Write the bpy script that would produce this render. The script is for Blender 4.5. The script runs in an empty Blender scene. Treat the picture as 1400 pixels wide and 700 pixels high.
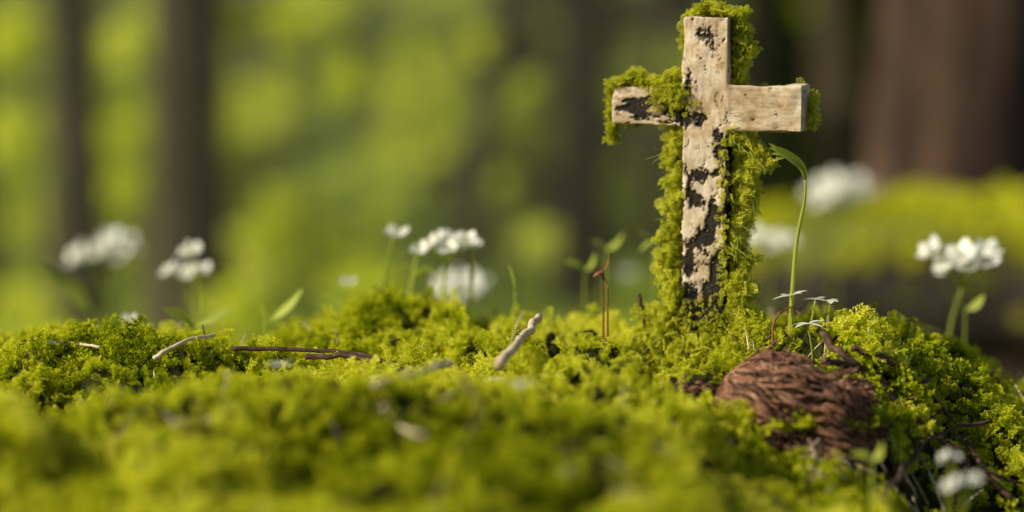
import bpy, math, random
import numpy as np
from mathutils import Vector, Quaternion, Matrix, noise
random.seed(7); rng=np.random.default_rng(7)
scene=bpy.context.scene
CAMZ=0.22
K=0.000367
def site(b,drop,d):
    "bearing/drop in small angular steps from the camera axis of the place, dist in metres"
    return Vector(((b-700)*K*d, d, CAMZ-(drop-90)*K*d))
def sm(a,b,t):
    t=(t-a)/(b-a); t=0.0 if t<0 else (1.0 if t>1 else t)
    return t*t*(3-2*t)
def nz(x,y,z=0.0): return noise.noise(Vector((x,y,z)))

# ---------------------------------------------------------------- materials
def mat(name):
    m=bpy.data.materials.new(name); m.use_nodes=True
    nt=m.node_tree; nt.nodes.clear()
    return m,nt
def N(nt,t,**kw):
    n=nt.nodes.new(t)
    for k,v in kw.items(): setattr(n,k,v)
    return n
def ramp(nt,stops,fac=None):
    r=N(nt,'ShaderNodeValToRGB'); e=r.color_ramp.elements
    while len(e)<len(stops): e.new(0.5)
    for i,(p,c) in enumerate(stops):
        e[i].position=p; e[i].color=(c[0],c[1],c[2],1)
    if fac is not None: nt.links.new(fac,r.inputs[0])
    return r
def noi(nt,scale,detail=4,vec=None,rough=0.6):
    n=N(nt,'ShaderNodeTexNoise'); n.inputs['Scale'].default_value=scale
    n.inputs['Detail'].default_value=detail; n.inputs['Roughness'].default_value=rough
    if vec is not None: nt.links.new(vec,n.inputs['Vector'])
    return n
def mathn(nt,op,a,b=None,clamp=False):
    m=N(nt,'ShaderNodeMath',operation=op); m.use_clamp=clamp
    for i,v in enumerate((a,b)):
        if v is None: continue
        if isinstance(v,(int,float)): m.inputs[i].default_value=v
        else: nt.links.new(v,m.inputs[i])
    return m.outputs[0]
def mixc(nt,fac,a,b,bt='MIX'):
    m=N(nt,'ShaderNodeMix',data_type='RGBA',blend_type=bt)
    for i,v in ((0,fac),(6,a),(7,b)):
        if isinstance(v,(int,float)): m.inputs[i].default_value=v
        elif isinstance(v,tuple): m.inputs[i].default_value=(v[0],v[1],v[2],1)
        else: nt.links.new(v,m.inputs[i])
    return m.outputs[2]
def leafy(name,stops,pos_scale,trans=0.5,tcol=(1.0,1.0,0.5),tip=None,gloss=0.06,rough=0.45,w=(0.5,0.5)):
    m,nt=mat(name)
    geo=N(nt,'ShaderNodeNewGeometry'); oi=N(nt,'ShaderNodeObjectInfo')
    nn=noi(nt,pos_scale,2,geo.outputs['Position'])
    f=mathn(nt,'ADD',mathn(nt,'MULTIPLY',nn.outputs[0],w[0]*1.6),mathn(nt,'MULTIPLY',oi.outputs['Random'],w[1]))
    f=mathn(nt,'SUBTRACT',f,w[0]*0.3)
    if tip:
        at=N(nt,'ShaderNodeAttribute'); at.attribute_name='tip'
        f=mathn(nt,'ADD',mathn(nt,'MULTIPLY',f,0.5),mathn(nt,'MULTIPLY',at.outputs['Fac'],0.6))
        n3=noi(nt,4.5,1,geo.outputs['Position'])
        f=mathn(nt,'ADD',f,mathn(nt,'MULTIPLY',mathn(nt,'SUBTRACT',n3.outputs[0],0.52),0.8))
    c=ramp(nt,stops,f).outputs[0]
    d=N(nt,'ShaderNodeBsdfDiffuse'); nt.links.new(c,d.inputs[0])
    t=N(nt,'ShaderNodeBsdfTranslucent'); nt.links.new(mixc(nt,1.0,c,tcol,'MULTIPLY'),t.inputs[0])
    s=N(nt,'ShaderNodeMixShader'); s.inputs[0].default_value=trans
    nt.links.new(d.outputs[0],s.inputs[1]); nt.links.new(t.outputs[0],s.inputs[2])
    o=N(nt,'ShaderNodeOutputMaterial')
    if gloss>0:
        g=N(nt,'ShaderNodeBsdfGlossy'); g.inputs['Roughness'].default_value=rough
        g.inputs[0].default_value=(1,1,0.8,1)
        s2=N(nt,'ShaderNodeMixShader'); s2.inputs[0].default_value=gloss
        nt.links.new(s.outputs[0],s2.inputs[1]); nt.links.new(g.outputs[0],s2.inputs[2]); s=s2
    nt.links.new(s.outputs[0],o.inputs[0])
    return m
M_moss=leafy('moss',[(0.0,(0.02,0.034,0.003)),(0.27,(0.09,0.135,0.006)),(0.47,(0.37,0.44,0.012)),(0.68,(0.80,0.80,0.035)),(1.0,(0.96,0.94,0.20))],14,0.5,(1,1,0.4),tip=True,gloss=0)  # tips naturally paler; extra yellow at the top stops paints in backlit rim glow
M_moss2=leafy('moss_on_wood',[(0.0,(0.02,0.030,0.003)),(0.25,(0.09,0.125,0.006)),(0.45,(0.38,0.43,0.018)),(0.68,(0.80,0.79,0.07)),(1.0,(0.96,0.94,0.25))],30,0.5,(1,1,0.45),tip=True,gloss=0)  # same pale tips, with the backlit glow put into the yellow end
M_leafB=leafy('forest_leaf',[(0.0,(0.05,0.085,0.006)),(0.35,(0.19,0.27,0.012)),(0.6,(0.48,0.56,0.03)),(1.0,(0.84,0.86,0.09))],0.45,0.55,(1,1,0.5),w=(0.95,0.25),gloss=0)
M_leafY=leafy('sun_painted_leaf',[(0.0,(0.74,0.82,0.02)),(1.0,(0.94,0.96,0.10))],0.8,0.5,(1,1,0.5),gloss=0.05)  # sunlit leaf highlights painted in as a brighter yellow leaf colour
M_leafD=leafy('shade_dark_leaf',[(0.0,(0.006,0.010,0.003)),(0.6,(0.018,0.028,0.006)),(1.0,(0.06,0.08,0.012))],0.6,0.3,gloss=0)  # near-black leaf colour stands in for shade in the woods behind
M_stem=leafy('green_stem',[(0.0,(0.30,0.38,0.02)),(1.0,(0.66,0.72,0.10))],20,0.5,gloss=0.06)
M_petal=leafy('white_petal',[(0.0,(0.90,0.90,0.80)),(1.0,(0.97,0.97,0.90))],20,0.4,(1,1,0.95),gloss=0.06)
M_anther=leafy('anther',[(0.0,(0.45,0.42,0.06)),(1.0,(0.6,0.5,0.08))],20,0.3)

def rough_mat(name,stops,scale,stretch=(1,1,1),bump=0.5,dist=0.003,rough=0.85,coord='Object',bscale=None):
    m,nt=mat(name)
    tc=N(nt,'ShaderNodeTexCoord'); mp=N(nt,'ShaderNodeMapping'); mp.inputs['Scale'].default_value=stretch
    nt.links.new(tc.outputs[coord],mp.inputs[0])
    n1=noi(nt,scale,8,mp.outputs[0],0.65); c=ramp(nt,stops,n1.outputs[0])
    n2=noi(nt,bscale or scale*2.5,6,mp.outputs[0],0.7)
    b=N(nt,'ShaderNodeBump'); b.inputs['Strength'].default_value=bump; b.inputs['Distance'].default_value=dist
    nt.links.new(n2.outputs[0],b.inputs['Height'])
    p=N(nt,'ShaderNodeBsdfPrincipled'); p.inputs['Roughness'].default_value=rough
    p.inputs['Specular IOR Level'].default_value=0.3
    nt.links.new(c.outputs[0],p.inputs['Base Color']); nt.links.new(b.outputs[0],p.inputs['Normal'])
    o=N(nt,'ShaderNodeOutputMaterial'); nt.links.new(p.outputs[0],o.inputs[0])
    return m
M_bark=rough_mat('tree_bark',[(0.3,(0.025,0.020,0.008)),(0.5,(0.06,0.046,0.02)),(0.7,(0.12,0.095,0.045))],7,(1,1,0.18),1.0,0.03)
M_barkR=rough_mat('reddish_bark',[(0.3,(0.012,0.008,0.005)),(0.5,(0.065,0.036,0.020)),(0.7,(0.24,0.14,0.08))],9,(1,1,0.15),1.0,0.03)
M_twigD=rough_mat('dark_twig',[(0.3,(0.03,0.015,0.010)),(0.55,(0.10,0.055,0.035)),(0.75,(0.24,0.15,0.10))],90,(1,1,1),0.6,0.001)
M_twigL=rough_mat('pale_twig',[(0.3,(0.40,0.28,0.16)),(0.5,(0.68,0.55,0.37)),(0.75,(0.82,0.72,0.54))],120,(1,1,1),0.6,0.001,0.6)
M_rot=rough_mat('rotten_wood',[(0.34,(0.03,0.012,0.007)),(0.44,(0.17,0.07,0.038)),(0.55,(0.42,0.20,0.11)),(0.68,(0.74,0.48,0.31))],110,(0.22,1.6,1.6),1.0,0.004,0.6)
M_red=rough_mat('red_sprout',[(0.3,(0.12,0.03,0.01)),(0.7,(0.32,0.12,0.04))],200,(1,1,1),0.3,0.0005,0.6)

# ground
def ground_mat():
    m,nt=mat('forest_ground')
    geo=N(nt,'ShaderNodeNewGeometry')
    sx=N(nt,'ShaderNodeSeparateXYZ'); nt.links.new(geo.outputs['Position'],sx.inputs[0])
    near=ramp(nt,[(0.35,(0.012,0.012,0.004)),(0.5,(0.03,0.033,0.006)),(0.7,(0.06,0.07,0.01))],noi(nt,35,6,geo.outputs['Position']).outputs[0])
    far=ramp(nt,[(0.32,(0.06,0.095,0.007)),(0.48,(0.20,0.28,0.014)),(0.6,(0.42,0.50,0.03)),(0.74,(0.62,0.67,0.07))],noi(nt,0.45,6,geo.outputs['Position']).outputs[0])  # noise patches paint sunlit and dark spots into the far forest floor
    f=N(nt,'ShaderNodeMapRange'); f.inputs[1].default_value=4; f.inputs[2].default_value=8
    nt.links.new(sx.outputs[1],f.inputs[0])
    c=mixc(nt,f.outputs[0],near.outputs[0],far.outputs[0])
    p=N(nt,'ShaderNodeBsdfPrincipled'); p.inputs['Roughness'].default_value=0.95; p.inputs['Specular IOR Level'].default_value=0.1
    b=N(nt,'ShaderNodeBump'); b.inputs['Distance'].default_value=0.01
    nt.links.new(noi(nt,60,5,geo.outputs['Position']).outputs[0],b.inputs['Height'])
    nt.links.new(b.outputs[0],p.inputs['Normal'])
    nt.links.new(c,p.inputs['Base Color'])
    o=N(nt,'ShaderNodeOutputMaterial'); nt.links.new(p.outputs[0],o.inputs[0])
    return m
M_ground=ground_mat()

# ---------------------------------------------------------------- terrain
PY=[-200,-50,0,0.9,1.2,1.72,1.85,2.3,4,6.5,12,20,40,80,200]
PZ=[-8,-1.5,-0.15,-0.055,-0.03,-0.026,-0.045,-0.16,-0.52,-0.98,-0.98,0.2,3.4,10,26]
CX,CY=0.163,1.645
def height(x,y,micro=True):
    z=float(np.interp(y,PY,PZ))
    near=1-sm(3.0,6.0,y)
    if near>0:
        z-=0.014*sm(-0.05,-0.25,x)*near
        z+=0.018*math.exp(-((x-0.06)**2/0.012+(y-1.77)**2/0.012))
        z+=0.012*math.exp(-((x-CX)**2+(y-CY)**2)/0.005)
        z-=0.070*sm(0.27,0.48,x)*near
        z-=0.066*sm(0.05,0.2,x)*sm(1.60,1.42,y)*sm(0.3,1.0,y)
        z-=0.040*math.exp(-((x-0.325)**2/0.0025+(y-1.47)**2/0.008))
        z-=0.02*math.exp(-((x+0.20)**2/0.006+(y-1.52)**2/0.003))
        if micro:
            n=nz(x*5,y*5,1.7)*0.034
            b=abs(nz(x*13,y*13,4.2)); n+=(0.22-b)*0.095
            b=abs(nz(x*34,y*34,9.2)); n+=(0.22-b)*0.038
            z+=n*near
    far=sm(5,11,y)
    if far>0: z+=far*(nz(x*.22,y*.22,3.)*0.8+nz(x*.9,y*.9,5.)*0.18)
    return z
def rest(b,drop,lift=0.012,d0=1.0,d1=2.3):
    "point lying on the moss along a bearing"
    d=d0
    while d<d1:
        p=site(b,drop,d)
        if p.z<=height(p.x,p.y)+lift: return p
        d+=0.004
    p=site(b,drop,1.6); return p
def axis(lo,hi,step,end_lo,end_hi,g=1.16):
    a=list(np.arange(lo,hi,step)); s=step; v=a[-1]
    while v<end_hi: s=min(s*g,9); v+=s; a.append(v)
    s=step; v=a[0]; pre=[]
    while v>end_lo: s=min(s*g,9); v-=s; pre.append(v)
    return pre[::-1]+a
xs=axis(-0.75,0.75,0.009,-160,160); ys=axis(0.8,2.4,0.009,-120,190,1.1)
verts=[(x,y,height(x,y)) for y in ys for x in xs]
nx=len(xs); faces=[(j*nx+i,j*nx+i+1,(j+1)*nx+i+1,(j+1)*nx+i) for j in range(len(ys)-1) for i in range(nx-1)]
me=bpy.data.meshes.new('ground'); me.from_pydata(verts,[],faces); me.polygons.foreach_set('use_smooth',[True]*len(faces))
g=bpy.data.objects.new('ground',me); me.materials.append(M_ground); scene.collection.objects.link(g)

# ---------------------------------------------------------------- mesh builder
class MB:
    def __init__(s): s.v=[];s.f=[];s.m=[];s.tip=[]
    def add(s,vs,fs,mi=0,tips=None):
        o=len(s.v); s.v+= [tuple(v) for v in vs]; s.f+=[tuple(o+i for i in f) for f in fs]; s.m+=[mi]*len(fs)
        s.tip+= tips if tips else [0.5]*len(vs)
    def tube(s,path,radii,seg=8,mi=0,rough=0.0,sc=30,cap=True):
        P=[Vector(p) for p in path]; vs=[];fs=[]
        up=Vector((0.13,0.2,1)).normalized()
        for i,p in enumerate(P):
            t=(P[min(i+1,len(P)-1)]-P[max(i-1,0)]).normalized()
            if i==0:
                a=t.cross(up) if abs(t.dot(up))<0.95 else t.cross(Vector((1,0,0)))
            else: a=a-t*a.dot(t)
            a.normalize(); b=t.cross(a)
            for k in range(seg):
                an=2*math.pi*k/seg; r=radii[i]
                dd=a*math.cos(an)+b*math.sin(an)
                if rough: r*=1+rough*noise.noise((p+dd*r)*sc)
                vs.append(p+dd*r)
        for i in range(len(P)-1):
            for k in range(seg):
                k2=(k+1)%seg
                fs.append((i*seg+k,i*seg+k2,(i+1)*seg+k2,(i+1)*seg+k))
        if cap:
            fs.append(tuple(range(seg))[::-1]); fs.append(tuple((len(P)-1)*seg+k for k in range(seg)))
        s.add(vs,fs,mi)
    def blade(s,base,d,side,L,W,droop=0.3,cup=0.2,n=5,mi=0,shape=1.0):
        base=Vector(base); d=Vector(d).normalized(); side=Vector(side); side=(side-d*side.dot(d)).normalized(); nrm=side.cross(d)
        vs=[];fs=[]
        for i in range(n+1):
            t=i/n
            c=base+d*(L*t)-nrm*(droop*L*t*t)
            w=W*0.5*max(0.04,math.sin(math.pi*min(1,(t*0.94+0.03))**shape))
            vs+= [c-side*w+nrm*cup*w, c, c+side*w+nrm*cup*w]
        for i in range(n):
            a=i*3
            fs+=[(a,a+1,a+4,a+3),(a+1,a+2,a+5,a+4)]
        s.add(vs,fs,mi)
    def build(s,name,mats,smooth=True,link=True):
        me=bpy.data.meshes.new(name); me.from_pydata(s.v,[],s.f)
        for m in mats: me.materials.append(m)
        me.polygons.foreach_set('material_index',s.m); me.polygons.foreach_set('use_smooth',[smooth]*len(s.f))
        at=me.attributes.new('tip','FLOAT','POINT'); at.data.foreach_set('value',s.tip)
        o=bpy.data.objects.new(name,me)
        if link: scene.collection.objects.link(o)
        return o
def rdir(zlo=-1,zhi=1):
    a=random.uniform(0,6.2832); z=random.uniform(zlo,zhi); r=math.sqrt(max(0,1-z*z))
    return Vector((math.cos(a)*r,math.sin(a)*r,z))
def spline(pts,n=8):
    P=[Vector(p) for p in pts]; out=[]
    for i in range(len(P)-1):
        p0=P[max(i-1,0)];p1=P[i];p2=P[i+1];p3=P[min(i+2,len(P)-1)]
        for k in range(n):
            t=k/n
            out.append(0.5*((2*p1)+(p2-p0)*t+(2*p0-5*p1+4*p2-p3)*t*t+(3*p1-p0-3*p2+p3)*t**3))
    out.append(P[-1]); return out

# ---------------------------------------------------------------- moss sprigs
def sprig(seed,L,kind):
    random.seed(seed); mb=MB()
    def leaf(p,d,l,w,tip):
        s=d.cross(rdir()); 
        if s.length<1e-4: return
        s.normalize(); nr=s.cross(d)
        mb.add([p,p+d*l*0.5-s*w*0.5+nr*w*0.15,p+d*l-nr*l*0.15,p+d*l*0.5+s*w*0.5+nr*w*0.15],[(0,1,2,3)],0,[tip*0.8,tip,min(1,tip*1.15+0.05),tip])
    bend=rdir(0,0.2)*0.35
    def stem(t): return Vector((0,0,L*t))+bend*L*t*t
    if kind==0:   # bushy shoot with side branchlets
        nb=random.randint(8,10)
        for i in range(nb):
            t=0.25+0.7*i/nb; a=i*2.4+random.random()
            d=Vector((math.cos(a),math.sin(a),random.uniform(0.2,0.75))).normalized()
            bl=L*random.uniform(0.28,0.5)*(1.15-t*0.6); p=stem(t)
            k=6
            for j in range(k):
                u=(j+0.5)/k; q=p+d*bl*u-Vector((0,0,bl*u*u*0.25))
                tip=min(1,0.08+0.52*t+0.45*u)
                for s_ in range(2): leaf(q,(d*0.8+rdir()*0.8).normalized(),L*0.14*(1.2-0.5*u),L*0.078,tip)
        for j in range(9): leaf(stem(0.85+0.15*j/9),(Vector((0,0,1))+rdir()*0.9).normalized(),L*0.15,L*0.08,1)
    elif kind==1: # flat feathery frond
        a=random.random()*6.28; sd=Vector((math.cos(a),math.sin(a),0)); fw=Vector((-sd.y,sd.x,0))
        def st(t): return Vector((0,0,L*1.2*(t-0.35*t*t)))+fw*L*0.8*t*t
        n=12
        for i in range(n):
            t=0.12+0.86*i/n; p=st(t); tg=(st(t+0.05)-st(t)).normalized()
            for sg in (-1,1):
                d=(sd*sg+tg*0.7).normalized(); bl=L*0.42*math.sin(math.pi*(t*0.85+0.12))
                for j in range(5):
                    u=(j+0.5)/5; leaf(p+d*bl*u,(d+rdir()*0.55).normalized(),L*0.11,L*0.06,min(1,0.25+0.4*t+0.38*u))
            leaf(p,(tg+rdir()*0.5).normalized(),L*0.12,L*0.06,0.45+0.45*t)
    else:         # star tuft
        for c in range(3):
            o=rdir(-.1,.1)*L*0.3*(c>0); h=L*random.uniform(0.5,0.9)
            for j in range(16):
                t=j/16; a=j*2.4
                d=Vector((math.cos(a),math.sin(a),0.25+1.3*t)).normalized()
                leaf(o+Vector((0,0,h*(0.3+0.7*t))),d,L*0.24,L*0.075,0.25+0.75*t)
    return mb
def library(name,material,base):
    col=bpy.data.collections.new(name)
    for i,(k,L) in enumerate([(0,0.013),(0,0.011),(1,0.016),(2,0.012),(0,0.014),(1,0.013)]):
        o=sprig(base+i,L,k).build('%s_%02d'%(name,i),[material],False,False)
        col.objects.link(o)
    return col
LIB=library('moss_sprigs',M_moss,100); LIB2=library('wood_moss_sprigs',M_moss2,200)
def leaf_lib(name,material):
    col=bpy.data.collections.new(name)
    for i in range(3):
        random.seed(300+i); mb=MB()
        for k in range(4):
            d=rdir(-0.3,0.6)
            mb.blade(rdir()*0.3,d,rdir(),random.uniform(0.8,1.2),0.62,0.25,0.2,3)
        col.objects.link(mb.build('%s_%d'%(name,i),[material],False,False))
    return col
LF=leaf_lib('leaf_spray',M_leafB); LFY=leaf_lib('sun_painted_spray',M_leafY); LFD=leaf_lib('dark_leaf_spray',M_leafD)

def scatter(name,pts,dirs,scales,col,nvar):
    n=len(pts)
    me=bpy.data.meshes.new(name); me.from_pydata([tuple(p) for p in pts],[],[])
    rots=np.empty((n,3),np.float32)
    for i,d in enumerate(dirs):
        q=Vector(d).to_track_quat('Z','Y') @ Quaternion((0,0,1),random.random()*6.283)
        rots[i]=q.to_euler()
    a=me.attributes.new('rot','FLOAT_VECTOR','POINT'); a.data.foreach_set('vector',rots.ravel())
    a=me.attributes.new('sc','FLOAT','POINT'); a.data.foreach_set('value',np.asarray(scales,np.float32))
    a=me.attributes.new('vi','INT','POINT'); a.data.foreach_set('value',rng.integers(0,nvar,n).astype(np.int32))
    o=bpy.data.objects.new(name,me); scene.collection.objects.link(o)
    ng=bpy.data.node_groups.new(name,'GeometryNodeTree')
    ng.interface.new_socket('Geometry',in_out='INPUT',socket_type='NodeSocketGeometry')
    ng.interface.new_socket('Geometry',in_out='OUTPUT',socket_type='NodeSocketGeometry')
    gi=ng.nodes.new('NodeGroupInput'); go=ng.nodes.new('NodeGroupOutput')
    ip=ng.nodes.new('GeometryNodeInstanceOnPoints'); ci=ng.nodes.new('GeometryNodeCollectionInfo')
    ci.inputs['Collection'].default_value=col; ci.inputs['Separate Children'].default_value=True; ci.inputs['Reset Children'].default_value=True
    def na(nm,t):
        x=ng.nodes.new('GeometryNodeInputNamedAttribute'); x.data_type=t; x.inputs['Name'].default_value=nm; return x.outputs[0]
    L=ng.links.new
    L(gi.outputs[0],ip.inputs['Points']); L(ci.outputs[0],ip.inputs['Instance']); ip.inputs['Pick Instance'].default_value=True
    L(na('vi','INT'),ip.inputs['Instance Index']); L(na('rot','FLOAT_VECTOR'),ip.inputs['Rotation']); L(na('sc','FLOAT'),ip.inputs['Scale'])
    L(ip.outputs[0],go.inputs[0])
    md=o.modifiers.new('scatter','NODES'); md.node_group=ng
    return o

# moss carpet
random.seed(11)
pts=[];dirs=[];scs=[]
pl=rest(1103,592,0.0,1.2); LX,LY,LZ=pl.x,pl.y+0.018,pl.z+0.004
pl=rest(948,568,0.0,1.2); QX,QY,QZ=pl.x,pl.y+0.008,pl.z+0.002
print('log at',LX,LY,LZ,'bit at',QX,QY,QZ)
def bare(x,y):
    wob=0.35*nz(x*60,y*60,3)
    a=((x-LX)/0.066)**2+((y-LY+0.012)/0.050)**2+wob
    b=((x-QX)/0.024)**2+((y-QY+0.004)/0.026)**2+wob
    c=((x-0.325)/0.040)**2+((y-1.45)/0.08)**2+wob
    if a<1: return 0.985
    if b<1: return 0.95
    if c<1: return 0.86
    return 0
def add_moss(n,y0,y1,s0,s1,marg=0.14):
    cnt=0
    while cnt<n:
        y=random.uniform(y0,y1); hw=0.285*y+marg; hm=0.285*y1+marg
        x=random.uniform(-hm,hm)
        if abs(x)>hw: continue
        cnt+=1
        if random.random()<bare(x,y): continue
        z=height(x,y); e=0.004
        gx=(height(x+e,y)-z)/e; gy=(height(x,y+e)-z)/e
        nr=Vector((-gx,-gy,1)).normalized()
        big=0.62+1.05*max(0,nz(x*9,y*9,20)+0.35)
        pts.append((x,y,z-0.002)); dirs.append((nr+rdir(-0.4,0.6)*0.6).normalized()); scs.append(random.uniform(s0,s1)*big)
add_moss(62000,0.80,2.0,0.8,1.35,0.08)
add_moss(6000,2.0,3.2,1.4,2.2,0.3)
add_moss(6000,3.2,6.5,2.6,4.5,0.6)
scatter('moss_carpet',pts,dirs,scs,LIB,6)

# ---------------------------------------------------------------- cross
TH=math.radians(-18); CO=Vector((CX,CY,0.0)); RZ=Matrix.Rotation(TH,3,'Z')
def cw(lx,ly,lz): return CO+RZ@Vector((lx,ly,lz))
import bmesh
bm=bmesh.new()
def box(x0,x1,y0,y1,z0,z1,tap=1.0):
    vs=[bm.verts.new((x*(tap if z==z1 else 1),y,z)) for x in (x0,x1) for y in (y0,y1) for z in (z0,z1)]
    for f in ((0,1,3,2),(4,6,7,5),(0,4,5,1),(2,3,7,6),(0,2,6,4),(1,5,7,3)): bm.faces.new([vs[i] for i in f])
box(-0.0180,0.0170,-0.0165,0.016,-0.08,0.260,1.08)
def arm(xa,xb,za0,za1,zb0,zb1,ya,yb):
    vs=[bm.verts.new(v) for v in ((xa,ya,za0),(xa,ya,za1),(xa,yb,za0),(xa,yb,za1),(xb,ya,zb0),(xb,ya,zb1),(xb,yb,zb0),(xb,yb,zb1))]
    for f in ((0,1,3,2),(4,6,7,5),(0,4,5,1),(2,3,7,6),(0,2,6,4),(1,5,7,3)): bm.faces.new([vs[i] for i in f])
arm(-0.079,0.079,0.1725,0.2035,0.1665,0.2045,-0.0160,0.0148)
bmesh.ops.recalc_face_normals(bm,faces=bm.faces)
me=bpy.data.meshes.new('c'); bm.to_mesh(me); bm.free()
tmp=bpy.data.objects.new('tmp',me); scene.collection.objects.link(tmp)
md=tmp.modifiers.new('r','REMESH'); md.mode='VOXEL'; md.voxel_size=0.00105
md2=tmp.modifiers.new('s','SMOOTH'); md2.iterations=4; md2.factor=0.5
dg=bpy.context.evaluated_depsgraph_get()
cm=bpy.data.meshes.new_from_object(tmp.evaluated_get(dg)); bpy.data.objects.remove(tmp)
cm.name='wooden_cross'
blobs=[(-0.059,0.186,0.012,0.010,1.4),(-0.043,0.192,0.014,0.006,0.8),(-0.028,0.184,0.012,0.016,1.2),(-0.001,0.246,0.009,0.008,0.95),(0.006,0.233,0.006,0.008,0.7),
       (-0.014,0.205,0.004,0.020,0.8),(-0.010,0.176,0.010,0.010,1.0),(0.014,0.156,0.008,0.015,1.2),(-0.002,0.131,0.016,0.006,0.9),(0.009,0.100,0.010,0.018,1.1),
       (-0.012,0.112,0.007,0.010,0.9),(-0.002,0.078,0.012,0.007,0.8),(-0.012,0.058,0.008,0.012,0.9),(0.012,0.05,0.008,0.02,1.0),(0,0.008,0.03,0.024,1.3)]
mask=[]
nvec=[v.normal.copy() for v in cm.vertices]
for v,n_ in zip(cm.vertices,nvec):
    p=v.co.copy()
    isarm = abs(p.x)>0.0205 and p.z>0.15
    st=Vector((60,120,120)) if isarm else Vector((120,120,75))
    q=Vector((p.x*st.x,p.y*st.y,p.z*st.z))
    f=0.6*noise.noise(q)+0.55*noise.noise(q*2.3)+0.5*noise.noise(q*5)+0.35*noise.noise(p*900)
    b=-0.60
    if p.z<0.165: b+=0.22*sm(0.15,0.03,p.z)
    if p.z>0.15 and isarm and p.x>0: b-=0.2
    for (bx,bz,rx,rz,s_) in blobs:
        b+=0.88*s_*math.exp(-((p.x-bx)/rx)**2-((p.z-bz)/rz)**2)
    if n_.y>0.3 or (abs(n_.x)>0.6 and p.z<0.165): b+=0.5
    m_=f+b; mk=sm(-0.05,0.08,m_); mask.append(m_)
    gq=Vector((p.x*(50 if isarm else 420),p.y*420,p.z*(420 if isarm else 50)))
    rel=0.0003*noise.noise(gq)+0.0010*noise.noise(p*90)+0.0022*noise.noise(p*28)
    v.co=p+n_*(rel-0.0013*mk)
at=cm.attributes.new('bark','FLOAT','POINT'); at.data.foreach_set('value',mask)
cm.polygons.foreach_set('use_smooth',[True]*len(cm.polygons))
m,nt=mat('weathered_wood')
tc=N(nt,'ShaderNodeTexCoord'); ob=tc.outputs['Object']
sx=N(nt,'ShaderNodeSeparateXYZ'); nt.links.new(ob,sx.inputs[0])
isarm=mathn(nt,'GREATER_THAN',mathn(nt,'ABSOLUTE',sx.outputs[0]),0.0193)
mpa=N(nt,'ShaderNodeMapping'); mpa.inputs['Scale'].default_value=(0.2,1,1)
mpb=N(nt,'ShaderNodeMapping'); mpb.inputs['Scale'].default_value=(1,1,0.35)
nt.links.new(ob,mpa.inputs[0]); nt.links.new(ob,mpb.inputs[0])
mv=N(nt,'ShaderNodeMix',data_type='VECTOR'); nt.links.new(isarm,mv.inputs[0]); nt.links.new(mpb.outputs[0],mv.inputs[4]); nt.links.new(mpa.outputs[0],mv.inputs[5])
gr=noi(nt,420,8,mv.outputs[1],0.7); gr2=noi(nt,90,5,mv.outputs[1],0.6); bl=noi(nt,45,6,ob,0.65); fine=noi(nt,800,5,ob,0.75)
c1=ramp(nt,[(0.28,(0.44,0.32,0.20)),(0.42,(0.68,0.54,0.36)),(0.56,(0.86,0.73,0.54)),(0.78,(0.93,0.84,0.67))],mathn(nt,'ADD',mathn(nt,'MULTIPLY',gr.outputs[0],0.5),mathn(nt,'MULTIPLY',gr2.outputs[0],0.5)))
c2=mixc(nt,1.0,c1.outputs[0],ramp(nt,[(0.3,(0.52,0.41,0.28)),(0.43,(0.82,0.74,0.62)),(0.55,(1,1,1))],bl.outputs[0]).outputs[0],'MULTIPLY')
crk=ramp(nt,[(0.33,(0.12,0.08,0.05)),(0.37,(1,1,1))],noi(nt,150,5,mv.outputs[1],0.6).outputs[0])
c2=mixc(nt,0.6,c2,crk.outputs[0],'MULTIPLY')
pits=ramp(nt,[(0.30,(0.2,0.15,0.1)),(0.38,(1,1,1))],noi(nt,550,3,ob,0.6).outputs[0])
c2=mixc(nt,0.7,c2,pits.outputs[0],'MULTIPLY')
atn=N(nt,'ShaderNodeAttribute'); atn.attribute_name='bark'
mm=mathn(nt,'ADD',atn.outputs['Fac'],mathn(nt,'MULTIPLY',mathn(nt,'SUBTRACT',fine.outputs[0],0.5),1.1))
stain=N(nt,'ShaderNodeMapRange'); stain.inputs[1].default_value=-0.34; stain.inputs[2].default_value=0.05; nt.links.new(mm,stain.inputs[0])
c2=mixc(nt,mathn(nt,'MULTIPLY',stain.outputs[0],0.7),c2,(0.28,0.16,0.075))
mk=N(nt,'ShaderNodeMapRange'); mk.inputs[1].default_value=-0.04; mk.inputs[2].default_value=0.08; nt.links.new(mm,mk.inputs[0])
dark=ramp(nt,[(0.35,(0.008,0.007,0.005)),(0.54,(0.026,0.021,0.013)),(0.75,(0.13,0.10,0.06))],fine.outputs[0])
cc=mixc(nt,mk.outputs[0],c2,dark.outputs[0])
hgt=mathn(nt,'ADD',mathn(nt,'MULTIPLY',gr.outputs[0],0.4),mathn(nt,'ADD',mathn(nt,'MULTIPLY',fine.outputs[0],0.5),mathn(nt,'MULTIPLY',mk.outputs[0],-0.7)))
b=N(nt,'ShaderNodeBump'); b.inputs['Strength'].default_value=0.7; b.inputs['Distance'].default_value=0.0012; nt.links.new(hgt,b.inputs['Height'])
p=N(nt,'ShaderNodeBsdfPrincipled'); p.inputs['Roughness'].default_value=0.8; p.inputs['Specular IOR Level'].default_value=0.25
nt.links.new(cc,p.inputs['Base Color']); nt.links.new(b.outputs[0],p.inputs['Normal'])
o_=N(nt,'ShaderNodeOutputMaterial'); nt.links.new(p.outputs[0],o_.inputs[0])
cm.materials.clear(); cm.materials.append(m)
cross=bpy.data.objects.new('wooden_cross',cm); scene.collection.objects.link(cross)
cross.location=CO; cross.rotation_euler=(0,0,TH)

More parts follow.
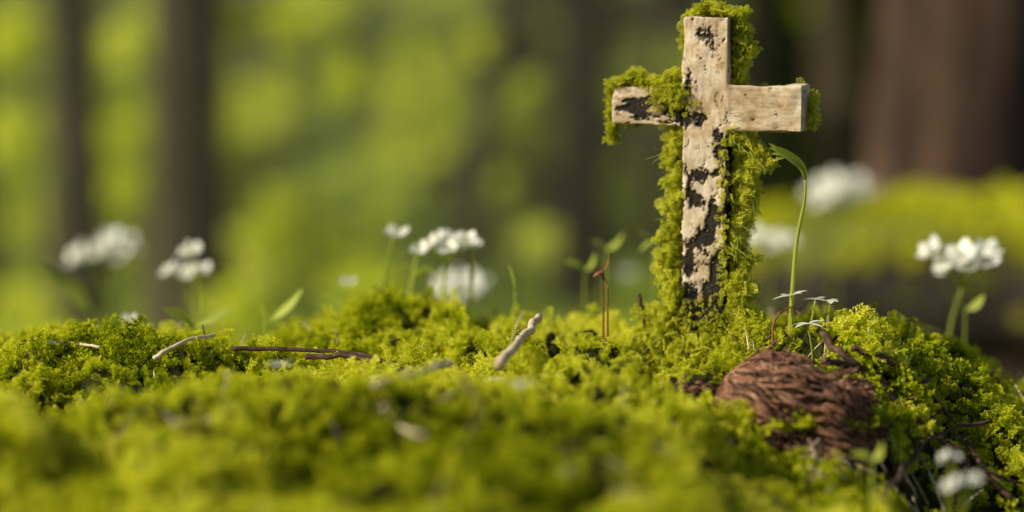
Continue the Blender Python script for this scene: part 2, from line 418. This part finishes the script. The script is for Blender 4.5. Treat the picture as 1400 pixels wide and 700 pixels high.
# moss on the cross
random.seed(21); pts=[];dirs=[];scs=[]
def cm_add(lx,ly,lz,d,s):
    d=RZ@Vector(d); pts.append(cw(lx,ly,lz)); dirs.append((d.normalized()+rdir()*0.65).normalized()); scs.append(s)
def thick(z,side):
    lump=max(0.2,0.75+1.8*nz(z*45,side*7,3)+1.0*nz(z*110,side*3,9))
    if side<0: t=np.interp(z,[-0.03,0,0.03,0.06,0.10,0.14,0.166],[0.036,0.032,0.029,0.026,0.018,0.017,0.013])
    else: t=np.interp(z,[-0.03,0,0.04,0.08,0.11,0.145,0.166,0.204,0.235,0.262],[0.03,0.025,0.019,0.015,0.021,0.024,0.026,0.010,0.011,0.010])
    return t*lump
for i in range(6000):
    z=random.uniform(-0.03,0.168); sd=random.choice((-1,1)); t=thick(z,sd)*random.random()**0.7
    y=random.uniform(-0.013,0.02)+ (0.003 if z>0.05 else -0.005)
    cm_add(sd*(0.0165+t*0.85),y,z,(sd,random.uniform(-0.7,0.3),random.uniform(-0.6,0.5)),random.uniform(0.4,0.8))
for i in range(1500): # back
    z=random.uniform(-0.02,0.262); cm_add(random.uniform(-0.019,0.02),0.017+0.008*random.random(),z,(0,1,0),random.uniform(0.45,0.8))
for i in range(700): # upper right side
    z=random.uniform(0.204,0.264); cm_add(0.017+thick(z,1)*random.random(),random.uniform(-0.005,0.02),z,(1,-0.2,0.2),random.uniform(0.35,0.75))
for i in range(480): # top cap
    x=random.gauss(0.0,0.009); 
    if abs(x)>0.021: continue
    cm_add(x,random.uniform(-0.010,0.02),0.259+0.010*random.random()*math.exp(-(x/0.012)**2),(x*40,-0.2,1),random.uniform(0.3,0.6))
for i in range(90):
    cm_add(-0.018-0.004*random.random(),random.uniform(0.004,0.02),random.uniform(0.236,0.258),(-1,0,0),random.uniform(0.3,0.6))
for i in range(1700): # left arm top
    x=random.uniform(-0.083,-0.017); lump=max(0.15,0.7+1.8*nz(x*70,2.2,8))+2.2*sm(-0.038,-0.02,x)
    cm_add(x,random.uniform(-0.014,0.018),0.202+0.006*lump*random.random(),(0,-0.5,1),random.uniform(0.3,0.65))
for i in range(300): # left arm end
    cm_add(-0.079-0.005*random.random(),random.uniform(-0.003,0.018),random.uniform(0.158,0.206),(-1,-0.1,-0.2),random.uniform(0.3,0.6))
for i in range(700): # arm backs
    cm_add(random.uniform(-0.081,0.081),0.015+0.005*random.random(),random.uniform(0.17,0.202),(0,1,0.1),random.uniform(0.4,0.7))
for i in range(150): # right end
    cm_add(0.080+0.003*random.random(),random.uniform(0.004,0.018),random.uniform(0.170,0.196),(1,0,0),random.uniform(0.3,0.5))
for i in range(260): # junction drip front-left
    x=random.gauss(-0.030,0.008); cm_add(x,-0.0165,0.204-abs(random.gauss(0,0.009)),(0,-1,-0.3),random.uniform(0.3,0.5))
for i in range(420): # under arms front
    sd=random.choice((-1,1)); cm_add(sd*random.uniform(0.019,0.034),random.uniform(-0.010,0.012),0.170-0.008*random.random(),(0,-0.4,-1),random.uniform(0.4,0.7))
for i in range(2600): # base skirt
    a=random.uniform(0,6.283); r=random.uniform(0.016,0.060); zz=0.045*math.exp(-((r-0.016)/0.018))*random.random()**0.6
    if math.sin(a)<-0.5: zz*=0.45
    lx=math.cos(a)*r*1.1; ly=math.sin(a)*r
    w=cw(lx,ly,0); hgt_=height(w.x,w.y)
    cm_add(lx,ly,hgt_+zz,(math.cos(a),math.sin(a),0.7),random.uniform(0.5,0.9))
for i in range(300):
    z=random.gauss(-0.012,0.016); cm_add(random.uniform(-0.018,0.018),-0.0165,z+0.004,(0,-1,0.1),random.uniform(0.3,0.5))
for i in range(160):
    cm_add(random.uniform(0.011,0.018),-0.0165,random.uniform(0.0,0.16),(0.4,-1,0),random.uniform(0.25,0.42))
mo=scatter('cross_moss',pts,dirs,scs,LIB2,6)
mb=MB(); random.seed(5)
for i in range(70):
    z=random.uniform(-0.01,0.165); sd=random.choice((-1,1))
    p=cw(sd*(0.018+thick(z,sd)*0.7),random.uniform(-0.018,0.0),z); L=random.uniform(0.010,0.024)
    d=RZ@Vector((sd*0.6,-0.5,random.uniform(-1.0,0.6))); 
    path=[p+d*L*t+Vector((math.sin(t*5+i)*0.002,math.cos(t*4+i)*0.002,0)) for t in (0,0.25,0.5,0.75,1)]
    mb.tube(path,[0.0004,0.00035,0.0003,0.00025,0.0001],4)
for (x,z,R) in ((-0.024,0.252,0.006),(-0.022,0.258,0.004),(-0.080,0.160,0.004)):
    path=[cw(x+R*math.cos(t)*(1-t*0.08),0.002,z+R*math.sin(t)*(1-t*0.08)) for t in np.linspace(0.2,5.2,16)]
    mb.tube(path,[0.0006]*15+[0.0002],4)
mb.build('moss_fibres',[M_stem])

# ---------------------------------------------------------------- rotten log in the moss
def rotten(name,c,rx,ry,rz,yaw,tilt,seed,nstr=260):
    random.seed(seed); mb=MB(); nu,nv=70,90; vs=[];fs=[]
    def surf(u,a,k=1.0):
        rr=math.sqrt(max(0.0,1-abs(u)**3.2))
        ridge=0.78+abs(nz(u*1.0+seed,a*4,seed))*0.65+abs(nz(u*2,a*13,seed+3))*0.28+0.22*nz(u*3,a*1.2,seed+8)
        return Vector((u*rx,math.cos(a)*ry*rr*ridge*k,math.sin(a)*rz*rr*ridge*k))
    for i in range(nu+1):
        for k in range(nv): vs.append(surf(i/nu*2-1,2*math.pi*k/nv))
    for i in range(nu):
        for k in range(nv):
            k2=(k+1)%nv; fs.append((i*nv+k,i*nv+k2,(i+1)*nv+k2,(i+1)*nv+k))
    mb.add(vs,fs,0)
    for i in range(nstr):
        a=random.uniform(-1.2,4.3); u0=random.uniform(-0.95,0.4); ln=random.uniform(0.3,0.9); tw=random.uniform(-0.35,0.35)
        lift=random.uniform(1.0,1.10); pl=random.random()<0.25
        P=[]
        for j in range(7):
            t=j/6; P.append(surf(min(0.97,u0+ln*t),a+tw*t,lift*(1+(0.35*t*t if pl else 0))))
        r=random.uniform(0.0004,0.0012)
        mb.tube(P,[r*(0.6+0.8*math.sin(math.pi*(0.1+0.8*j/6))) for j in range(7)],5,random.choice((0,0,0,1)))
    o=mb.build(name,[M_rot,M_twigD]); o.location=c; o.rotation_euler=(0,math.radians(tilt),math.radians(yaw)); return o
rotten('rotten_log',(LX,LY,LZ),0.067,0.046,0.038,-24,20,3,480)
rotten('rotten_log',(QX,QY,QZ),0.026,0.020,0.018,20,6,8,110)
random.seed(77); pts=[];dirs=[];scs=[]
for i in range(520):
    a=random.uniform(0,6.283); k=random.uniform(0.84,1.14)
    x=LX+math.cos(a)*0.066*k; y=LY-0.004+math.sin(a)*0.046*k
    if nz(x*40,y*40,6)<-0.05: continue
    zt=max(height(x,y),LZ+0.012*(1.1-k))
    pts.append((x,y,zt)); dirs.append((Vector((-math.cos(a)*0.2,-math.sin(a)*0.2,1))+rdir()*0.6).normalized()); scs.append(random.uniform(0.6,1.1))
scatter('log_moss',pts,dirs,scs,LIB,6)

# ---------------------------------------------------------------- twigs
def twig(name,pts_,r0,r1,material,side=0,seed=0):
    random.seed(seed); mb=MB(); P=spline(pts_,8)
    P=[p+Vector((nz(i*.5,seed),nz(i*.5,seed+5),nz(i*.5,seed+9)))*r0*1.1 for i,p in enumerate(P)]
    n=len(P); mb.tube(P,[r0+(r1-r0)*i/(n-1) for i in range(n)],8,0,0.35,300)
    for k in range(side):
        i=random.randint(2,n-3); d=((P[i+1]-P[i]).normalized()+rdir(0,1)*0.9).normalized(); L=random.uniform(0.012,0.035)
        rr=(r0+(r1-r0)*i/(n-1))*0.6
        mb.tube([P[i],P[i]+d*L*0.5+rdir()*0.002,P[i]+d*L+rdir()*0.004],[rr,rr*0.8,rr*0.35],6)
    return mb.build(name,[material])
def lie(ends,lift,n=4):
    A=rest(*ends[0],lift); B=rest(*ends[1],lift)
    return [A.lerp(B,t/n) for t in range(n+1)]
def rests(l,lift): return [rest(b,dr,lift) for b,dr in l]
twig('fallen_twig',[site(312,478,1.60),site(400,480,1.60),site(480,485,1.585),site(540,499,1.57)],0.0019,0.0013,M_twigD,0,1)
twig('fallen_twig',[site(415,490,1.57),site(470,489,1.56),site(520,497,1.55)],0.0026,0.0014,M_twigD,0,2)
twig('fallen_twig',lie([(510,530),(617,498)],0.030),0.0028,0.0021,M_twigL,0,3)
twig('fallen_twig',[rest(682,502,0.020),rest(682,502,0.020).lerp(site(738,434,1.60),0.5),site(738,434,1.60)],0.0038,0.0030,M_twigL,0,4)
twig('fallen_twig',rests([(1123,452),(1160,490),(1215,525),(1250,590),(1268,640)],0.026),0.0030,0.0016,M_twigD,3,5)
twig('fallen_twig',rests([(1130,495),(1190,512),(1240,560),(1300,610),(1395,690)],0.029),0.0030,0.0019,M_twigD,3,6)
twig('fallen_twig',rests([(1170,478),(1235,505),(1310,575)],0.028),0.0024,0.0014,M_twigD,2,7)
twig('fallen_twig',rests([(1215,690),(1250,640),(1290,598),(1365,580)],0.029),0.0024,0.0013,M_twigD,3,8)
twig('fallen_twig',rests([(1325,600),(1360,650),(1410,668)],0.028),0.0020,0.0012,M_twigD,2,9)
twig('fallen_twig',[site(1060,478,1.58),site(1062,440,1.59),site(1085,420,1.60),site(1092,432,1.6)],0.0010,0.0005,M_red,1,10)
twig('fallen_twig',[site(875,403,1.66),site(880,425,1.66),site(884,450,1.66)],0.0018,0.0014,M_twigD,0,11)
twig('fallen_twig',rests([(640,600),(655,560),(630,515)],0.026),0.0016,0.0009,M_twigD,2,12)
twig('fallen_twig',rests([(205,492),(250,468),(290,460)],0.018),0.0022,0.0013,M_twigL,0,13)
twig('fallen_twig',rests([(60,470),(100,472),(130,476)],0.018),0.0016,0.001,M_twigL,0,14)
twig('fallen_twig',rests([(520,560),(550,590),(575,600)],0.024),0.0018,0.001,M_twigL,0,15)
twig('fallen_twig',rests([(1240,482),(1215,484),(1180,478)],0.022),0.0012,0.0008,M_twigL,0,16)
twig('fallen_twig',lie([(905,470),(870,462)],0.016),0.0010,0.0006,M_twigL,0,18)
twig('fallen_twig',lie([(1200,560),(1235,655)],0.024),0.0028,0.0016,M_twigD,2,20)
twig('fallen_twig',lie([(1130,610),(1115,665)],0.024),0.0018,0.001,M_twigD,1,21)
twig('fallen_twig',lie([(1275,520),(1215,600)],0.028),0.0020,0.0011,M_twigD,1,22)
random.seed(61); mb=MB()
for i in range(250):
    y=random.uniform(1.0,1.9); x=random.uniform(-0.28,0.28)*y; a=random.random()*3.14; L=random.uniform(0.008,0.028)
    if i>160: x=random.gauss(0.27,0.05); y=random.gauss(1.46,0.06)
    A=Vector((x,y,0)); B=A+Vector((math.cos(a),math.sin(a),0))*L
    A.z=height(A.x,A.y)+random.uniform(0.012,0.024); B.z=height(B.x,B.y)+random.uniform(0.012,0.024)
    r=random.uniform(0.0004,0.0009); mb.tube([A,(A+B)/2+Vector((0,0,0.001)),B],[r,r,r*0.5],5,random.choice((0,0,1)))
mb.build('needle_litter',[M_twigL,M_twigD])

# ---------------------------------------------------------------- plants
def floret(mb,c,r,nrm,npet=5,mi=1):
    nrm=Vector(nrm).normalized(); a=nrm.orthogonal().normalized(); b_=nrm.cross(a)
    for k in range(npet):
        an=2*math.pi*k/npet+random.uniform(-.15,.15); d=a*math.cos(an)+b_*math.sin(an); side=nrm.cross(d)
        mb.blade(c+d*r*0.1,d+nrm*random.uniform(0.15,0.5),side,r,r*0.85,random.uniform(0.0,0.25),0.18,5,mi,1.25)
    for k in range(7):
        d=(nrm+rdir()*0.5).normalized(); mb.tube([c,c+d*r*0.4],[r*0.03,r*0.02],4,mi)
        mb.tube([c+d*r*0.36,c+d*r*0.46],[r*0.06,r*0.05],5,2)
def flower(base,top,spread,nf,fr,seed,leaves=2,rs=0.0017,flat=0.10):
    random.seed(seed); mb=MB(); base=Vector(base); top=Vector(top)
    base.z=min(base.z,height(base.x,base.y))-0.01
    h=(top-base).length
    mid=base.lerp(top,0.55)+Vector((random.uniform(-.06,.06)*h,random.uniform(-.05,.05)*h,0))
    P=spline([base,mid,top-Vector((0,0,spread*0.4))],8)
    mb.tube(P,[rs*(1.2-0.5*i/len(P)) for i in range(len(P))],7,0)
    node=P[-1]
    for k in range(nf):
        a=k*2.4+random.random()*0.5; rr=spread*0.5*math.sqrt((k+0.4)/nf)
        c=top+Vector((math.cos(a)*rr,math.sin(a)*rr,random.uniform(-flat,flat)*spread))
        mb.tube(spline([node,(node+c)/2+Vector((0,0,-spread*0.05)),c],4),[rs*0.5]*9,5,0)
        floret(mb,c,fr*random.uniform(0.85,1.15),Vector((math.cos(a)*0.5-0.5,math.sin(a)*0.4-0.4,1)))
    for k in range(leaves):
        i=random.randint(3,len(P)-6); a=random.random()*6.28; d=Vector((math.cos(a),math.sin(a)*0.5,0.6))
        mb.blade(P[i],d,d.cross(Vector((0,0,1))),h*0.2+0.01,0.010,0.3,0.25,6,0,1)
    return mb.build('white_wildflower',[M_stem,M_petal,M_anther])
def fl(b,dr,d,bd,spread,nf,fr,seed,bb=None,leaves=2,flat=0.1,rs=0.0017):
    top=site(b,dr,d); base=site(bb if bb else b,bd,d); return flower(base,top,spread,nf,fr,seed,leaves,flat=flat,rs=rs)
fl(145,335,2.5,490,0.085,13,0.017,1,flat=0.15)
fl(258,343,2.0,490,0.018,4,0.010,2,leaves=2,flat=0.05)
fl(252,371,2.03,490,0.042,6,0.010,22,leaves=0,flat=0.04)
fl(538,321,1.85,470,0.006,1,0.013,3,bb=515,leaves=1)
fl(570,342,1.87,470,0.006,1,0.011,4,bb=560,leaves=1)
fl(612,332,1.84,470,0.045,7,0.012,5,bb=590)
fl(645,337,1.86,470,0.010,2,0.011,6,bb=630,leaves=0)
fl(630,392,2.5,470,0.055,13,0.018,7)
fl(1320,356,1.88,585,0.064,11,0.015,8,bb=1306,leaves=1,flat=0.14)
fl(1145,262,3.0,470,0.085,14,0.020,9,flat=0.2)
fl(1052,328,2.5,450,0.055,7,0.015,10)
fl(857,376,3.0,450,0.004,1,0.014,11)
fl(169,438,1.8,490,0.004,1,0.010,12)
fl(470,388,1.95,480,0.010,1,0.010,13)
fl(1330,668,1.24,700,0.02,2,0.007,14,rs=0.001,leaves=1)
fl(1310,632,1.3,700,0.010,2,0.005,16,rs=0.001,leaves=0)
def star(b,dr,d,r,seed):
    random.seed(seed); mb=MB(); c=site(b,dr,d); base=Vector((c.x+random.uniform(-.01,.01),c.y,height(c.x,c.y)-0.005))
    mb.tube(spline([base,(base+c)/2+rdir()*0.003,c],5),[0.0007]*11,5,0)
    for k in range(5):
        a=k*1.2566+random.random(); dd=Vector((math.cos(a),math.sin(a),random.uniform(-0.1,0.45)))
        mb.blade(c,dd,dd.cross(Vector((0,0,1))),r*random.uniform(.7,1.2),r*0.40,0.15,0.3,5,1,0.9)
    return mb.build('white_star_plant',[M_stem,M_petal])
for i,(b_,dr,d,r) in enumerate([(1085,405,1.6,0.014),(1138,414,1.6,0.014),(1108,444,1.57,0.014),(1118,410,1.62,0.010)]): star(b_,dr,d,r,40+i)
for i,(b_,dr) in enumerate([(375,500),(716,528),(775,648)]):
    q=rest(b_,dr,0.024); star(b_,dr,q.y,0.010,50+i)

# tall nodding sprout
random.seed(9); mb=MB()
P=spline([site(1083,460,1.62),site(1086,400,1.62),site(1091,330,1.62),site(1101,275,1.62),site(1102,246,1.62)],8)
mb.tube(P,[0.0020-0.0008*i/len(P) for i in range(len(P))],8,0)
tp=P[-1]
C=spline([tp,site(1096,228,1.615),site(1080,214,1.612),site(1061,203,1.61)],6)
for off in (-0.35,0.0,0.4):
    vs=[];fs=[]
    for i,c in enumerate(C):
        t=i/(len(C)-1); w=0.0034*math.sin(math.pi*(0.08+0.86*t))**0.8
        tg=(C[min(i+1,len(C)-1)]-C[max(i-1,0)]).normalized(); up=tg.cross(Vector((0,-1,0))).normalized()
        c2=c+Vector((0,off*0.004,0))+up*off*0.004*t
        vs+=[c2+up*w+Vector((0,-w*0.4,0)),c2,c2-up*w*0.7+Vector((0,-w*0.6,0))]
    for i in range(len(C)-1):
        a=i*3; fs+=[(a,a+1,a+4,a+3),(a+1,a+2,a+5,a+4)]
    mb.add(vs,fs,0)
for k in range(4):
    mb.blade(C[-6+k],Vector((-1,-0.2,-0.3+0.35*k)),Vector((0,0.3,1)),0.011,0.003,0.1,0.3,4,0,1)
mb.build('nodding_sprout',[M_stem])
def seedling(b,bd,d,stem_h,leaves,seed,bend=(0,0),m=None,r=0.0012):
    random.seed(seed); mb=MB(); base=site(b,bd,d); base.z=min(base.z,height(base.x,base.y))-0.004
    top=site(b,bd-stem_h,d)+Vector((bend[0],0,bend[1]))
    P=spline([base,base.lerp(top,0.5)+Vector((-bend[0]*0.25,0,0.002)),top],8)
    mb.tube(P,[r*(1.2-0.5*i/len(P)) for i in range(len(P))],7,0)
    for (dx,dz,L,W,dr_) in leaves:
        dd=Vector((dx,random.uniform(-.35,.1),dz)); mb.blade(top,dd,dd.cross(Vector((0,1,0.5))).cross(dd),L,W,dr_,0.25,8,0,1)
    return mb.build('seedling',[m or M_stem])
seedling(262,475,1.75,28,[(-1,0.75,0.032,0.015,0.1),(1,0.5,0.036,0.015,0.0)],1)
seedling(360,475,1.8,34,[(0.9,0.6,0.045,0.017,0.15),(-0.2,1,0.02,0.008,0.1)],2)
seedling(120,480,2.2,50,[(-0.7,1.0,0.080,0.034,0.2)],3)
seedling(704,430,1.72,30,[(-0.15,1,0.026,0.010,0.1)],4)
seedling(826,440,1.64,70,[(-0.5,-0.2,0.010,0.005,0.2),(0.5,0.8,0.014,0.005,0.3)],5,m=M_red,r=0.0009)
seedling(832,450,1.64,60,[(-0.5,0.9,0.018,0.006,0.2)],6,r=0.0009,m=M_red)
seedling(828,400,1.95,60,[(0.9,0.3,0.024,0.012,0.5),(-0.5,0.5,0.016,0.010,0.3)],7)
seedling(895,420,1.9,90,[(-0.9,0.35,0.020,0.008,-0.3),(-0.8,-0.3,0.016,0.007,0.3)],8)
seedling(1325,500,1.85,75,[(0.8,0.5,0.022,0.014,0.2),(-0.5,0.6,0.016,0.010,0.2)],9)
seedling(1265,500,1.65,20,[(0.1,1,0.018,0.006,0.1)],11)
seedling(1200,655,1.32,20,[(0.6,0.6,0.014,0.010,0.4),(-0.7,0.5,0.014,0.010,0.4)],12)
seedling(800,430,1.9,60,[(-0.6,0.6,0.02,0.012,0.4),(0.7,0.6,0.02,0.012,0.4)],13)
seedling(475,470,1.95,60,[(-0.8,0.6,0.025,0.012,0.3),(0.8,0.3,0.022,0.012,0.3)],15)

# ---------------------------------------------------------------- fallen mossy log in the middle distance
random.seed(31); mb=MB()
A=Vector((0.42,3.9,-0.22)); B=Vector((1.9,3.2,-0.17)); P=[A.lerp(B,t)+Vector((0,0,0.02*math.sin(t*6))) for t in np.linspace(0,1,30)]
mb.tube(P,[0.13+0.05*t for t in np.linspace(0,1,30)],28,0,0.18,6)
m,nt=mat('mossy_bark')
geo=N(nt,'ShaderNodeNewGeometry'); sx=N(nt,'ShaderNodeSeparateXYZ'); nt.links.new(geo.outputs['Normal'],sx.inputs[0])
nn=noi(nt,9,6,geo.outputs['Position']); f=mathn(nt,'ADD',sx.outputs[2],mathn(nt,'MULTIPLY',mathn(nt,'SUBTRACT',nn.outputs[0],0.5),1.6))
f2=N(nt,'ShaderNodeMapRange'); f2.inputs[1].default_value=0.25; f2.inputs[2].default_value=0.5; nt.links.new(f,f2.inputs[0])
cg=ramp(nt,[(0.35,(0.06,0.07,0.006)),(0.65,(0.22,0.24,0.012))],noi(nt,25,5,geo.outputs['Position']).outputs[0])
cb=ramp(nt,[(0.35,(0.012,0.010,0.005)),(0.65,(0.035,0.026,0.014))],noi(nt,18,5,geo.outputs['Position']).outputs[0])
p=N(nt,'ShaderNodeBsdfPrincipled'); p.inputs['Roughness'].default_value=0.9
nt.links.new(mixc(nt,f2.outputs[0],cb.outputs[0],cg.outputs[0]),p.inputs['Base Color'])
o_=N(nt,'ShaderNodeOutputMaterial'); nt.links.new(p.outputs[0],o_.inputs[0])
mb.build('fallen_log',[m])
pts=[];dirs=[];scs=[]
for i in range(2000):
    t=random.random(); a=random.gauss(1.9,0.55); c=A.lerp(B,t); r=0.13+0.05*t
    pts.append(c+Vector((0.0,math.cos(a)*r,math.sin(a)*r))+Vector((0,0,0.02*math.sin(t*6)))); dirs.append((Vector((0,math.cos(a),math.sin(a)))+rdir()*0.5).normalized()); scs.append(random.uniform(1.6,3.0)*(0.6+0.8*(nz(t*14,a*2)+0.5)))
scatter('fallen_log_moss',pts,dirs,scs,LIB,6)

# ---------------------------------------------------------------- trees
def tree(name,x,y,r,H,lean=(0,0),material=None,seed=0,crown=700,cr=2.0,dark=False):
    random.seed(seed); mb=MB(); z0=height(x,y)-0.25; n=40
    zs=[H*(i/n)**1.3 for i in range(n+1)]
    P=[Vector((x+lean[0]*zz+0.02*nz(zz*.7,seed)*r*10,y+lean[1]*zz,z0+zz)) for zz in zs]
    R=[r*(1-0.6*zz/H)*(1+0.55*math.exp(-max(0,zz-0.2)/0.35)) for zz in zs]
    mb.tube(P,R,24,0,0.16,5)
    ends=[]
    for k in range(9):
        zz=H*random.uniform(0.68,0.98); i=min(n,int(n*(zz/H)**(1/1.3))); a=k*2.4; L=cr*random.uniform(0.6,1.0)
        d=Vector((math.cos(a),math.sin(a),random.uniform(0.2,0.7)))
        Q=spline([P[i],P[i]+d*L*0.5+Vector((0,0,-0.1)),P[i]+d*L],4)
        mb.tube(Q,[R[i]*0.45*(1-0.8*j/len(Q)) for j in range(len(Q))],7,0)
        ends+=[Q[-1],Q[len(Q)//2]]
    for k in range(crown):
        c=random.choice(ends)+rdir()*random.random()**0.5*cr*0.42; d=rdir()
        mb.blade(c,d,rdir(),0.22,0.13,0.2,0.2,2,1)
    return mb.build(name,[material or M_bark,M_leafD if dark else M_leafB])
def tx(b,d): return (b-700)*K*d
tree('pine_tree',tx(97,8.6),8.6,0.115,11,(0.0,0.02),M_bark,1)
tree('pine_tree',tx(258,8.0),8.0,0.155,11,(0.0,0.0),M_bark,2)
tree('beech_tree',tx(615,10.5),10.5,0.065,9,(0.14,0.0),M_bark,3,500,1.2)
tree('pine_tree',tx(797,10),10,0.12,11,(0.0,0.0),M_bark,4)
tree('beech_tree',tx(893,11.5),11.5,0.06,9,(0.01,0),M_bark,5,500,1.2)
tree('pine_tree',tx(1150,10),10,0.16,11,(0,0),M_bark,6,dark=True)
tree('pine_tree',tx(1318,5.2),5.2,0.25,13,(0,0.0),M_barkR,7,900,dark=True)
tree('pine_tree',tx(1040,16),16,0.2,12,(0,0),M_bark,8)
tree('pine_tree',tx(345,17),17,0.12,12,(0.03,0),M_bark,9)
tree('pine_tree',tx(-60,9),9,0.15,12,(0,0),M_bark,10)
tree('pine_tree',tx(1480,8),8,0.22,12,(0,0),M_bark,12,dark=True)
tree('pine_tree',tx(700,19),19,0.16,12,(0,0),M_bark,13)

random.seed(51); pts=[];dirs=[];scs=[]
def clump(c,r,n,s,squash=0.7):
    for i in range(n):
        o=rdir()*r*random.random()**0.45; pts.append((c[0]+o.x,c[1]+o.y,c[2]+o.z*squash)); dirs.append((rdir()+Vector((-0.4,-0.3,0.5))).normalized()); scs.append(s*random.uniform(0.6,1.3))
for i in range(190):
    y=random.uniform(11,42); x=random.uniform(-0.34,0.36)*y
    r=random.uniform(0.35,0.9)*(y/18)
    clump((x,y,height(x,y)+r*random.uniform(0.1,1.3)),r,85,0.05+0.006*y)
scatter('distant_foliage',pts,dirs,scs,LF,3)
pts=[];dirs=[];scs=[]
for (b,dr,d,r,n) in [(330,30,8,0.06,70),(398,30,8,0.075,90),(478,105,8,0.09,110),(660,62,10,0.07,50),(375,320,8.5,0.20,100),(440,350,8.5,0.18,60),(20,180,8,0.14,50),(25,60,8,0.12,50),(165,190,9,0.11,60),(170,260,9,0.10,50),(90,20,9,0.14,24),
                 (600,215,11,0.06,14),(330,420,7.5,0.15,50),(500,390,7.8,0.16,50),(30,430,7.5,0.15,40),(560,60,11,0.08,20),(740,330,9.5,0.12,22),(720,122,11,0.05,24),(180,60,10,0.16,50),(440,20,11,0.22,110),(250,10,11,0.2,60),(360,150,12,0.28,90),(560,130,12,0.16,40),(655,180,11,0.05,10),(520,300,10,0.07,16),(690,250,11,0.05,8)]:
    clump(site(b,dr,d),r,n,0.055,0.9)  # bright-coloured clumps put in for out-of-focus highlights and upper-left glow
scatter('sun_painted_shrub_foliage',pts,dirs,scs,LFY,3)
pts=[];dirs=[];scs=[]
for i in range(60):
    y=random.uniform(9,15); x=tx(random.uniform(1040,1500),y)
    clump((x,y,height(x,y)+random.uniform(0.1,2.8)),0.5,60,0.12)
for i in range(22):
    y=random.uniform(12,17); x=tx(random.uniform(620,960),y)
    clump((x,y,height(x,y)+random.uniform(0.1,2.2)),0.35,32,0.11)
for i in range(4):
    y=random.uniform(14,18); x=tx(random.uniform(180,330),y)
    clump((x,y,height(x,y)+random.uniform(0.1,1.4)),0.35,34,0.11)
scatter('shade_dark_foliage',pts,dirs,scs,LFD,3)  # dark-coloured clumps added to paint shade into right and centre background
mb=MB()
for (b,d,dr) in [(335,8,25),(398,8,25),(478,8,100),(660,10,60),(375,8.5,320),(165,9,190),(22,8,60),(90,9,20),(600,11,215),(560,11,60),(360,12,150),(560,12,130),(720,11,122),(655,11,180),(520,10,300),(690,11,250)]:
    t=site(b,dr,d); bz=height(t.x+0.1,t.y)-0.05
    mb.tube(spline([(t.x+0.12,t.y+0.05,bz),(t.x+0.05,t.y,(t.z+bz)/2),tuple(t)],6),[0.012-0.0007*i for i in range(13)],6)
mb.build('shrub_stems',[M_bark])

# thin sunlit woodland mist standing in the hollow beyond the mound
bm=bmesh.new(); bot=[(-14,4.2),(0.6,4.2),(3.2,34),(-22,34)]
lo=[bm.verts.new((x,y,-2.5)) for x,y in bot]; hi=[bm.verts.new((x,y,9)) for x,y in bot]
bm.faces.new(lo[::-1]); bm.faces.new(hi)
for i in range(4): bm.faces.new((lo[i],lo[(i+1)%4],hi[(i+1)%4],hi[i]))
me=bpy.data.meshes.new('morning_mist'); bm.to_mesh(me); bm.free()
m,nt=mat('mist'); vsn=N(nt,'ShaderNodeVolumeScatter'); vsn.inputs['Color'].default_value=(1,0.95,0.62,1); vsn.inputs['Density'].default_value=0.011; vsn.inputs['Anisotropy'].default_value=0.1
o_=N(nt,'ShaderNodeOutputMaterial'); nt.links.new(vsn.outputs[0],o_.inputs['Volume']); me.materials.append(m)
mist=bpy.data.objects.new('morning_mist',me); scene.collection.objects.link(mist)

# ---------------------------------------------------------------- light, sky, camera
S=Vector((-0.77,-0.23,0.54)).normalized()
sun=bpy.data.lights.new('sun','SUN'); sun.energy=5; sun.angle=math.radians(0.5); sun.color=(1,0.91,0.73)
so=bpy.data.objects.new('sun',sun); so.rotation_euler=S.to_track_quat('Z','Y').to_euler(); scene.collection.objects.link(so)
w=bpy.data.worlds.new('World'); scene.world=w; w.use_nodes=True; nt=w.node_tree
sky=nt.nodes.new('ShaderNodeTexSky'); sky.sky_type='NISHITA'; sky.sun_disc=False
sky.sun_elevation=math.asin(S.z); sky.sun_rotation=math.atan2(S.x,S.y)
bg=nt.nodes['Background']; bg.inputs[1].default_value=0.075; nt.links.new(sky.outputs[0],bg.inputs[0])
cam=bpy.data.cameras.new('camera'); co=bpy.data.objects.new('camera',cam); scene.collection.objects.link(co); scene.camera=co
cam.lens=70; cam.sensor_width=36; cam.clip_start=0.02; cam.clip_end=1000
co.location=(0,0,CAMZ); co.rotation_euler=(math.radians(90)-math.atan(260*K),0,0)
cam.dof.use_dof=True; cam.dof.focus_distance=1.595; cam.dof.aperture_fstop=1.5
scene.view_settings.view_transform='Standard'; scene.view_settings.look='None'; scene.view_settings.exposure=0
